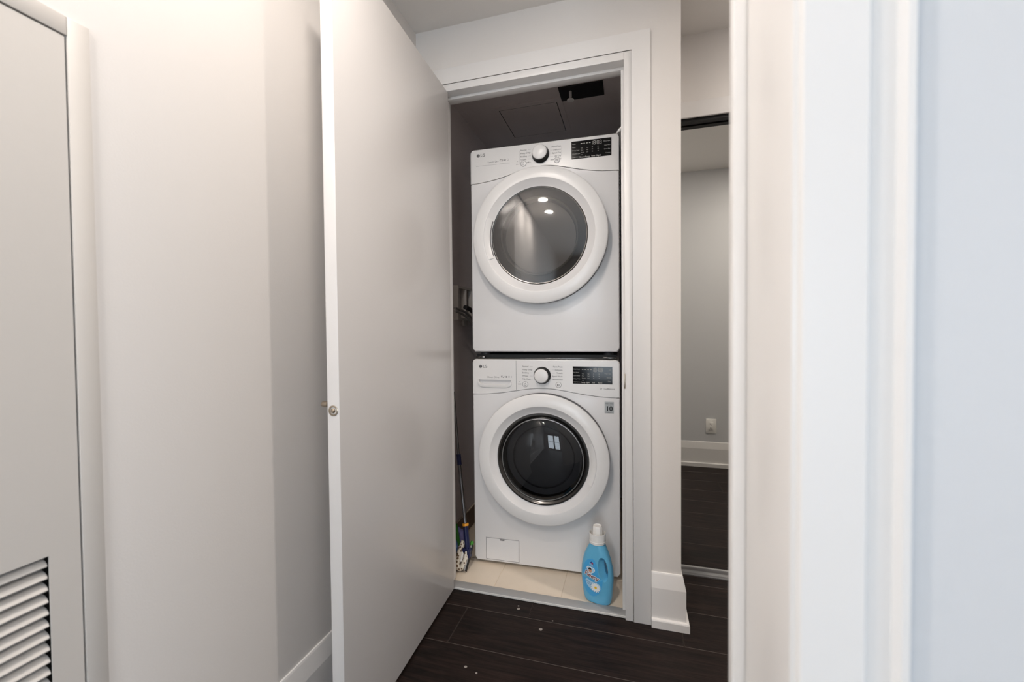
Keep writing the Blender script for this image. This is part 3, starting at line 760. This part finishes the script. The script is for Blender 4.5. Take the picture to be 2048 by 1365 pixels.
# (z, left half-width, right half-width, half-depth)
BS = [(0.0, 0.046, 0.050, 0.026), (0.004, 0.052, 0.055, 0.031), (0.020, 0.058, 0.060, 0.034), (0.060, 0.064, 0.064, 0.036), (0.105, 0.068, 0.067, 0.037), (0.145, 0.066, 0.064, 0.036),
      (0.180, 0.059, 0.056, 0.034), (0.205, 0.050, 0.047, 0.032), (0.225, 0.040, 0.038, 0.030), (0.238, 0.032, 0.032, 0.029), (0.244, 0.028, 0.028, 0.028), (0.252, 0.027, 0.027, 0.027)]
def bs_at(z):
    if z <= BS[0][0]: return BS[0][1:]
    for a, b in zip(BS[:-1], BS[1:]):
        if a[0] <= z <= b[0]:
            t = (z-a[0])/(b[0]-a[0]); return tuple(a[i]+(b[i]-a[i])*t for i in (1, 2, 3))
    return BS[-1][1:]
NEXP = 2.6
def bsurf(s, z):
    l, r, b = bs_at(z); a = l if s < 0 else r
    q = min(abs(s)/a, 0.999); return b*(1-q**NEXP)**(1/NEXP)
bm = bmesh.new(); rings = []
NS = 48
zs = sorted(set([b[0] for b in BS] + [0.01, 0.04, 0.08, 0.125, 0.165, 0.193, 0.215]))
for z in zs:
    l, r, b = bs_at(z); ring = []
    for i in range(NS):
        t = 2*math.pi*i/NS; c, s = math.cos(t), math.sin(t)
        a = r if c >= 0 else l
        ring.append(bm.verts.new((a*math.copysign(abs(c)**(2/NEXP), c), b*math.copysign(abs(s)**(2/NEXP), s), z)))
    rings.append(ring)
for A, Bq in zip(rings[:-1], rings[1:]):
    for i in range(NS): bm.faces.new((A[i], A[(i+1) % NS], Bq[(i+1) % NS], Bq[i]))
bm.faces.new(rings[0][::-1]); bm.faces.new(rings[-1])
body_me = bm_done(bm, 'body')
# handle hole: elliptical cutter, tilted like the grip
bm = bmesh.new(); A = []; Bq = []
prof = [(-0.06, 1.75, 0.031), (-0.032, 1.55, 0.033), (-0.012, 0.80, 0.0435), (0.012, 0.80, 0.0435), (0.032, 1.55, 0.033), (0.06, 1.75, 0.031)]
rr_ = []
for yv, sc, hx in prof:
    ring = []
    for i in range(24):
        t = 2*math.pi*i/24; ex, ez = 0.0115*sc*math.cos(t), 0.043*(sc*0.25+0.75)*math.sin(t)
        tilt = rad(9); ring.append(bm.verts.new((hx + ex*math.cos(tilt) - ez*math.sin(tilt), yv, 0.152 + ez*math.cos(tilt)+ex*math.sin(tilt))))
    rr_.append(ring)
for P_, Q_ in zip(rr_[:-1], rr_[1:]):
    for i in range(24): bm.faces.new((P_[i], P_[(i+1) % 24], Q_[(i+1) % 24], Q_[i]))
bm.faces.new(rr_[0][::-1]); bm.faces.new(rr_[-1])
cut_me = bm_done(bm, 'cut')
ob_a = bpy.data.objects.new('tmp_a', body_me); ob_b = bpy.data.objects.new('tmp_b', cut_me)
COL.objects.link(ob_a); COL.objects.link(ob_b)
md_ = ob_a.modifiers.new('b', 'BOOLEAN'); md_.operation = 'DIFFERENCE'; md_.object = ob_b; md_.solver = 'EXACT'
bpy.context.view_layer.update()
res = bpy.data.meshes.new_from_object(ob_a.evaluated_get(bpy.context.evaluated_depsgraph_get()))
bpy.data.objects.remove(ob_a); bpy.data.objects.remove(ob_b)
res.materials.clear()
link('bottle_body', res, BOT, bt, angle=40)
# pouring cap: flared collar and faceted stopper
lathe_z('cap_collar', [(0.0275, 0.246), (0.0325, 0.246), (0.0335, 0.252), (0.0330, 0.268), (0.0345, 0.288), (0.0335, 0.289), (0.0315, 0.270), (0.0300, 0.262), (0.0200, 0.262), (0.0, 0.262)], CAPW, bt, 40)
lathe_z('cap_rib', [(0.0335, 0.253), (0.0345, 0.255), (0.0335, 0.257)], CAPW, bt, 40)
lathe_z('cap_stopper', [(0.0225, 0.262), (0.0215, 0.275), (0.0205, 0.300), (0.0195, 0.313), (0.0175, 0.3165), (0.0165, 0.314), (0.0, 0.314)], CAPW, bt, 8)
# label: pieces laid on the front
def on_front(name, items, m, lift, cut=0.02):
    V = []; Fc = []
    for vs, fs in items:
        o = len(V); V += [(p[0], -(bsurf(p[0], p[1])+lift), p[1]) for p in vs]; Fc += [tuple(i+o for i in f) for f in fs]
    me = bpy.data.meshes.new(name); me.from_pydata(V, [], Fc); me.update()
    return link(name, me, m, lab if name != 'front_label' else bt, angle=0)
def blob(outline, rows=16, nx=8):
    """closed outline [(s,z)...] sampled as a grid so that it can follow the bulge"""
    zs_ = [p[1] for p in outline]; z0, z1 = min(zs_), max(zs_); V = []; Fc = []
    for i in range(rows+1):
        z = z0 + (z1-z0)*min(max(i/rows, 0.004), 0.996); xs = []
        for a, b in zip(outline, outline[1:]+outline[:1]):
            if (a[1]-z)*(b[1]-z) < 0: xs.append(a[0]+(b[0]-a[0])*(z-a[1])/(b[1]-a[1]))
        if len(xs) < 2: xs = [outline[0][0]]*2
        x0, x1 = min(xs), max(xs)
        for j in range(nx+1): V.append((x0+(x1-x0)*j/nx, z))
    for i in range(rows):
        for j in range(nx):
            a = i*(nx+1)+j; Fc.append((a, a+1, a+nx+2, a+nx+1))
    return V, Fc
def rot2(pts, cx, cz, ang):
    c, s = math.cos(rad(ang)), math.sin(rad(ang)); return [(cx+(x-cx)*c-(z-cz)*s, cz+(x-cx)*s+(z-cz)*c) for x, z in pts]
oval = [(-0.012+0.045*math.cos(2*math.pi*i/40)*(1 if math.cos(2*math.pi*i/40) < 0 else (0.62 if math.sin(2*math.pi*i/40) > 0 else 1.0)), 0.110+0.078*math.sin(2*math.pi*i/40)) for i in range(40)]
lab = None
lab = on_front('front_label', [blob(oval, 20, 10)], BOTL, 0.0006)
def heart(cx, cz, k): return [(cx+k*0.0625*16*math.sin(t)**3, cz+k*0.0625*(13*math.cos(t)-5*math.cos(2*t)-2*math.cos(3*t)-math.cos(4*t))) for t in [2*math.pi*i/36 for i in range(36)]]
on_front('heart', [blob(rot2(heart(-0.018, 0.140, 0.0185), -0.018, 0.140, -8), 14, 6)], WPR, 0.0011)
on_front('heart_fill', [blob(rot2(heart(-0.018, 0.140, 0.0160), -0.018, 0.140, -8), 14, 6)], PALEB, 0.0014)
on_front('portrait_face', [disc2(-0.0195, 0.138, 0.0085, 20, 0.82)], SKIN, 0.0017)
on_front('portrait_hair', [blob(rot2([(-0.028, 0.141), (-0.027, 0.147), (-0.022, 0.1505), (-0.016, 0.149), (-0.013, 0.144), (-0.018, 0.1455), (-0.023, 0.1445)], -0.02, 0.145, -6), 6, 4)], HAIR, 0.0019)
def text_on(s, cx, cz, size, ang, bold):
    V, Fc = text_geo(s, size, 'CENTER', bold); V2 = rot2([(v[0]+cx, v[1]+cz) for v in V], cx, cz, ang); return V2, Fc
on_front('name_outline', [text_on('Fleecy', -0.013, 0.118, 0.0245, -16, 0.0022)], WPR, 0.0021)
on_front('name_lettering', [text_on('Fleecy', -0.013, 0.118, 0.0245, -16, 0.0004)], REDB, 0.0025)
on_front('top_patch', [blob([(-0.024, 0.170), (-0.008, 0.164), (-0.0075, 0.156), (-0.022, 0.161)], 6, 4)], PALEB, 0.0011)
on_front('top_badge', [blob([(-0.021, 0.171), (-0.015, 0.176), (-0.008, 0.173), (-0.006, 0.166)], 6, 4)], DKBL, 0.0013)
on_front('badge_dot', [disc2(-0.011, 0.1705, 0.0034, 14)], REDP, 0.0016)
on_front('patch_print', [txt('FRESH', -0.0215, 0.1655, 0.0045), txt('SOFTENER', -0.0215, 0.161, 0.0036)], DKBL, 0.0015)
on_front('splash', [blob([(-0.042, 0.094), (-0.034, 0.102), (-0.020, 0.098), (-0.006, 0.088), (0.014, 0.094), (0.024, 0.082), (0.022, 0.064), (0.006, 0.056), (-0.016, 0.060), (-0.034, 0.074)], 12, 8)], PALEB, 0.0010)
on_front('splash_print', [text_on('FRESH AIR', -0.022, 0.088, 0.0062, -14, 0), text_on('AIR FRAIS', -0.020, 0.080, 0.0062, -14, 0)], DKBL, 0.0014)
for k in range(13):
    a = 360/13*k; cx, cz = 0.004, 0.073
    pts = [(cx+0.005, cz-0.0018), (cx+0.013, cz-0.0036), (cx+0.0195, cz-0.0020), (cx+0.0210, cz), (cx+0.0195, cz+0.0020), (cx+0.013, cz+0.0036), (cx+0.005, cz+0.0018)]
    on_front('petal', [(rot2(pts, cx, cz, a), [tuple(range(7))])], WPR, 0.0018 + 0.0001*(k % 2))
on_front('flower_centre', [disc2(0.004, 0.073, 0.0052, 16)], YELC, 0.0024)

# ------------------------------------------------------------------ cleaning tools in the corner
sq = tag(empty('squeegee_mop', (-0.76, 1.85, 0.008)), 'butterfly sponge mop with navy handle and steel pole', 'mop')
def rel(o, p): return tuple(Vector(p) - o.location)
def TU(name, pts, r, m, o, **k): return tube(name, [rel(o, p) for p in pts], r, m, o, **k)
TU('pole', [(-0.774, 1.868, 0.19), (-0.834, 1.934, 0.50)], 0.0085, STEEL, sq, smooth=1)
TU('upper_pole', [(-0.834, 1.934, 0.50), (-0.891, 2.004, 0.83)], 0.0070, STEEL, sq, smooth=1)
TU('pole_joint', [(-0.829, 1.929, 0.475), (-0.837, 1.938, 0.525)], 0.0115, NAVY, sq, smooth=1)
TU('grip_collar', [(-0.7745, 1.869, 0.200), (-0.7765, 1.8715, 0.210)], 0.0155, YEL, sq, smooth=1)
TU('handle_sleeve', [(-0.775, 1.869, 0.202), (-0.770, 1.863, 0.165), (-0.763, 1.856, 0.128), (-0.760, 1.852, 0.100)], 0.0125, NAVY, sq, smooth=4, rfun=lambda t, i: 0.013-0.002*abs(t-0.4))
hb = boxes('head_bracket', [(-0.022, 0.016, -0.012, 0.014, 0.062, 0.094), (-0.030, -0.012, -0.008, 0.006, 0.048, 0.080), (0.004, 0.018, -0.018, 0.020, 0.050, 0.088)], NAVY, sq)
bvm = hb.modifiers.new('bevel', 'BEVEL'); bvm.width = 0.004; bvm.segments = 2
TU('sponge', [(-0.781, 1.862, 0.128), (-0.793, 1.845, 0.092), (-0.799, 1.828, 0.056), (-0.795, 1.812, 0.030), (-0.779, 1.808, 0.024), (-0.767, 1.816, 0.038), (-0.762, 1.838, 0.068), (-0.762, 1.850, 0.088)], 0.0115, SPONGE, sq, seg=12, flat=1.2)
TU('sponge_core', [(-0.783, 1.826, 0.046), (-0.779, 1.846, 0.088)], 0.007, CAPW, sq, smooth=1)
bl = tag(empty('floor_squeegee', (-0.745, 1.84, 0.008)), 'grey and black floor squeegee leaning beside the washer', 'squeegee')
def bar(name, p0, p1, w, h, m, o):
    p0 = Vector(p0); p1 = Vector(p1); t = (p1-p0).normalized(); n = t.cross(Vector((1, 0, 0))).normalized(); b = Vector((1, 0, 0))
    bm = bmesh.new(); q = []
    for p in (p0, p1):
        for a, c in ((-1, -1), (1, -1), (1, 1), (-1, 1)): q.append(bm.verts.new(p - o.location + b*(a*w/2) + n*(c*h/2)))
    for f in ((0, 1, 2, 3), (7, 6, 5, 4), (0, 4, 5, 1), (1, 5, 6, 2), (2, 6, 7, 3), (3, 7, 4, 0)): bm.faces.new([q[i] for i in f])
    bmesh.ops.bevel(bm, geom=bm.edges[:], offset=0.001, segments=1, affect='EDGES')
    return link(name, bm_done(bm, name), m, o)
bar('blade_holder', (-0.7535, 1.800, 0.021), (-0.748, 1.880, 0.106), 0.007, 0.012, RUBG, bl)
bar('rubber_lip', (-0.7475, 1.800, 0.018), (-0.742, 1.882, 0.104), 0.004, 0.017, BLACKM, bl)
tube('end_plug', [rel(bl, (-0.7500, 1.876, 0.104)), rel(bl, (-0.7475, 1.888, 0.117))], 0.0085, GREEN, bl, smooth=1)
gm = tag(empty('dust_mop', (-0.815, 1.89, 0.008)), 'mop with green grip and pale blue cloth next to the open door', 'mop')
TU('pole', [(-0.842, 1.900, 0.175), (-0.872, 1.952, 0.40), (-0.895, 2.00, 0.60)], 0.0045, STEEL, gm, smooth=1)
TU('grip', [(-0.843, 1.901, 0.185), (-0.826, 1.887, 0.120), (-0.818, 1.880, 0.090)], 0.0105, GREEN, gm, smooth=4)
def cloth(name, c, rx, ry, rz, m, o, seed):
    bm = bmesh.new(); bmesh.ops.create_icosphere(bm, subdivisions=3, radius=1.0)
    rnd = random.Random(seed); ph = [rnd.uniform(0, 6) for _ in range(6)]
    for v in bm.verts:
        p = v.co.copy(); f = 1+0.13*math.sin(5*p.x+ph[0])*math.sin(4*p.z+ph[1])+0.1*math.sin(9*p.y+ph[2]+3*p.z)
        v.co = Vector((p.x*rx*f, p.y*ry*f, max(p.z*rz*f, -rz*0.92)))+Vector(c)-o.location
    return link(name, bm_done(bm, name), m, o, angle=180)
cloth('cloth_head', (-0.834, 1.866, 0.064), 0.022, 0.035, 0.056, BLUECL, gm, 3)
cloth('cloth_fold', (-0.826, 1.915, 0.086), 0.026, 0.028, 0.078, PURCL, gm, 5)

# ------------------------------------------------------------------ services in the closet
ob_ = tag(empty('outlet_box', (XL+0.004, 2.15, 1.205)), 'grey plastic washer outlet box on the closet side wall', 'outlet box')
t_ = 0.012
boxes('frame', [(0, 0.035, -0.115, 0.090, 0.0, t_), (0, 0.035, -0.115, 0.090, 0.168, 0.168+t_), (0, 0.035, -0.115, -0.103, t_, 0.168), (0, 0.035, 0.076, 0.090, t_, 0.168), (0, 0.004, -0.103, 0.076, t_, 0.168)], BOXP, ob_)
box('divider', 0.004, 0.034, -0.008, 0.012, t_, 0.168, BOXP, ob_, bev=0.002)
box('bracket', 0.0, 0.020, 0.000, 0.050, -0.030, 0.0, BOXP, ob_, bev=0.002)
hs = [('supply_hose', HOSE, [(-0.858, 1.96, 1.262), (-0.856, 2.02, 1.256), (-0.850, 2.09, 1.243), (-0.842, 2.15, 1.215), (-0.832, 2.20, 1.165), (-0.822, 2.27, 1.05), (-0.82, 2.45, 0.86), (-0.81, 2.68, 0.77), (-0.72, 2.74, 0.74)], 0.0065, 'upper braided steel supply hose drooping behind the dryer'),
      ('supply_hose', HOSE, [(-0.850, 1.95, 1.246), (-0.848, 2.01, 1.238), (-0.842, 2.07, 1.222), (-0.832, 2.12, 1.192), (-0.822, 2.17, 1.142), (-0.812, 2.24, 1.02), (-0.81, 2.45, 0.78), (-0.80, 2.68, 0.68), (-0.72, 2.73, 0.66)], 0.0065, 'lower braided steel supply hose drooping behind the dryer'),
      ('drain_hose', HOSEB, [(-0.852, 2.085, 1.272), (-0.850, 2.14, 1.266), (-0.848, 2.21, 1.240), (-0.848, 2.26, 1.19), (-0.842, 2.32, 1.06), (-0.84, 2.45, 0.70), (-0.83, 2.68, 0.55), (-0.72, 2.76, 0.52)], 0.012, 'black drain hose beside the outlet box')]
for n_, m_, p_, r_, l_ in hs: 
    e_ = tag(tube(n_, p_, r_, m_, None, seg=10, smooth=8), l_, 'hose')
# foil duct beside the dryer
dk = tag(empty('exhaust_duct', (0.0, 2.07, 1.5)), 'silver corrugated foil dryer duct behind the right of the dryer', 'duct')
path = [(0, 0, 0.0), (0, 0, 0.20), (0, 0, 0.40), (0, 0.0, 0.50), (-0.005, 0.03, 0.565), (-0.02, 0.10, 0.607), (-0.03, 0.22, 0.62)]
tube('duct_hose', path, 0.05, FOIL, dk, seg=28, smooth=24, rfun=lambda t, i: 0.053 if i % 2 else 0.046)
tube('duct_lower', [(0, 0, 0.0), (0, 0.01, -0.09), (0, 0.12, -0.19), (0, 0.42, -0.22), (-0.02, 0.62, -0.22)], 0.05, FOIL, dk, seg=28, smooth=16, rfun=lambda t, i: 0.053 if i % 2 else 0.046)
# access panel and sprinkler on the closet ceiling
ap = tag(empty('access_panel', (-0.531, 2.370, CZ)), 'square taupe access panel in the closet ceiling', 'panel')
boxes('panel_frame', [(-0.188, 0.188, -0.193, -0.165, -0.004, 0.0), (-0.188, 0.188, 0.165, 0.193, -0.004, 0.0), (-0.188, -0.160, -0.165, 0.165, -0.004, 0.0), (0.160, 0.188, -0.165, 0.165, -0.004, 0.0)], CLOSET, ap)
box('panel_door', -0.156, 0.156, -0.161, 0.161, -0.0045, -0.0005, CLOSET, ap, bev=0.0008, seg=1)
boxes('panel_gap_shade', [(-0.160, 0.160, -0.165, -0.161, -0.003, -0.0002), (-0.160, 0.160, 0.161, 0.165, -0.003, -0.0002), (-0.160, -0.156, -0.161, 0.161, -0.003, -0.0002), (0.156, 0.160, -0.161, 0.161, -0.003, -0.0002)], BLACKM, ap)  # black strips paint in the shade between frame and panel door
sp = tag(empty('sprinkler', (-0.289, 2.128, CZ)), 'white sprinkler head below a black plate on the closet ceiling', 'sprinkler')
box('backing_plate', -0.056, 0.161, -0.044, 0.080, -0.006, 0.0, BLACKM, sp, bev=0.001, seg=1)
disc_part('stem', [(0, 0.0), (0.007, 0.0), (0.007, 0.028), (0.004, 0.03), (0.004, 0.042), (0, 0.042)], (0, 0, -0.006), (0, 0, -1), WHITEP, sp, 16)
disc_part('deflector', [(0, 0.040), (0.017, 0.040), (0.018, 0.043), (0.016, 0.046), (0, 0.047)], (0, 0, -0.006), (0, 0, -1), WHITEP, sp, 24)

# ------------------------------------------------------------------ socket on the hall side of the near wall (seen in the mirror)
so_ = tag(empty('wall_socket', (0.637, 0.398, 0.34)), 'white double socket on the wall reflected in the mirror', 'socket')
box('faceplate', -0.040, 0.040, 0.0, 0.006, -0.060, 0.060, CAPW, so_, bev=0.002)
box('insert', -0.017, 0.017, 0.006, 0.009, -0.034, 0.034, CAPW, so_, bev=0.001)
for zz in (-0.017, 0.017):
    boxes('receptacle_slots', [(-0.008, -0.0055, 0.0085, 0.0096, zz-0.003, zz+0.006), (0.0055, 0.008, 0.0085, 0.0096, zz-0.003, zz+0.006), (-0.002, 0.002, 0.0085, 0.0096, zz-0.010, zz-0.006)], BLACKM, so_)

# ------------------------------------------------------------------ recessed ceiling lights
def pot(x, y, power, label, size=0.09):
    p = tag(empty('ceiling_light', (x, y, HC)), label, 'light')
    disc_part('trim_ring', [(0.046, 0.0), (0.065, 0.0), (0.065, 0.004), (0.060, 0.007), (0.048, 0.005), (0.046, 0.0)], (0, 0, 0), (0, 0, -1), TRIM, p, 32)
    disc_part('lens', [(0, 0.002), (0.047, 0.002)], (0, 0, 0), (0, 0, -1), LAMP, p, 32)
    area_light('lamp_glow', (0, 0, -0.012), (0, 0, 0), size, size, power, WARM, 'DISK', p)
    return p
pot(-0.68, -0.26, POT_POWER*0.42, 'recessed warm ceiling light near the louvred door')
pot(-0.68, -0.75, POT_POWER*0.34, 'recessed warm ceiling light farther behind the louvred door')
pot(-0.44, 0.62, POT_POWER*0.34, 'recessed warm ceiling light in front of the laundry closet', 0.12)
pot(1.1, 1.25, POT_POWER*0.7, 'added unseen ceiling light brightening the hall before the mirrored door')  # added lamp, out of view, raises the light in the hall and mirror
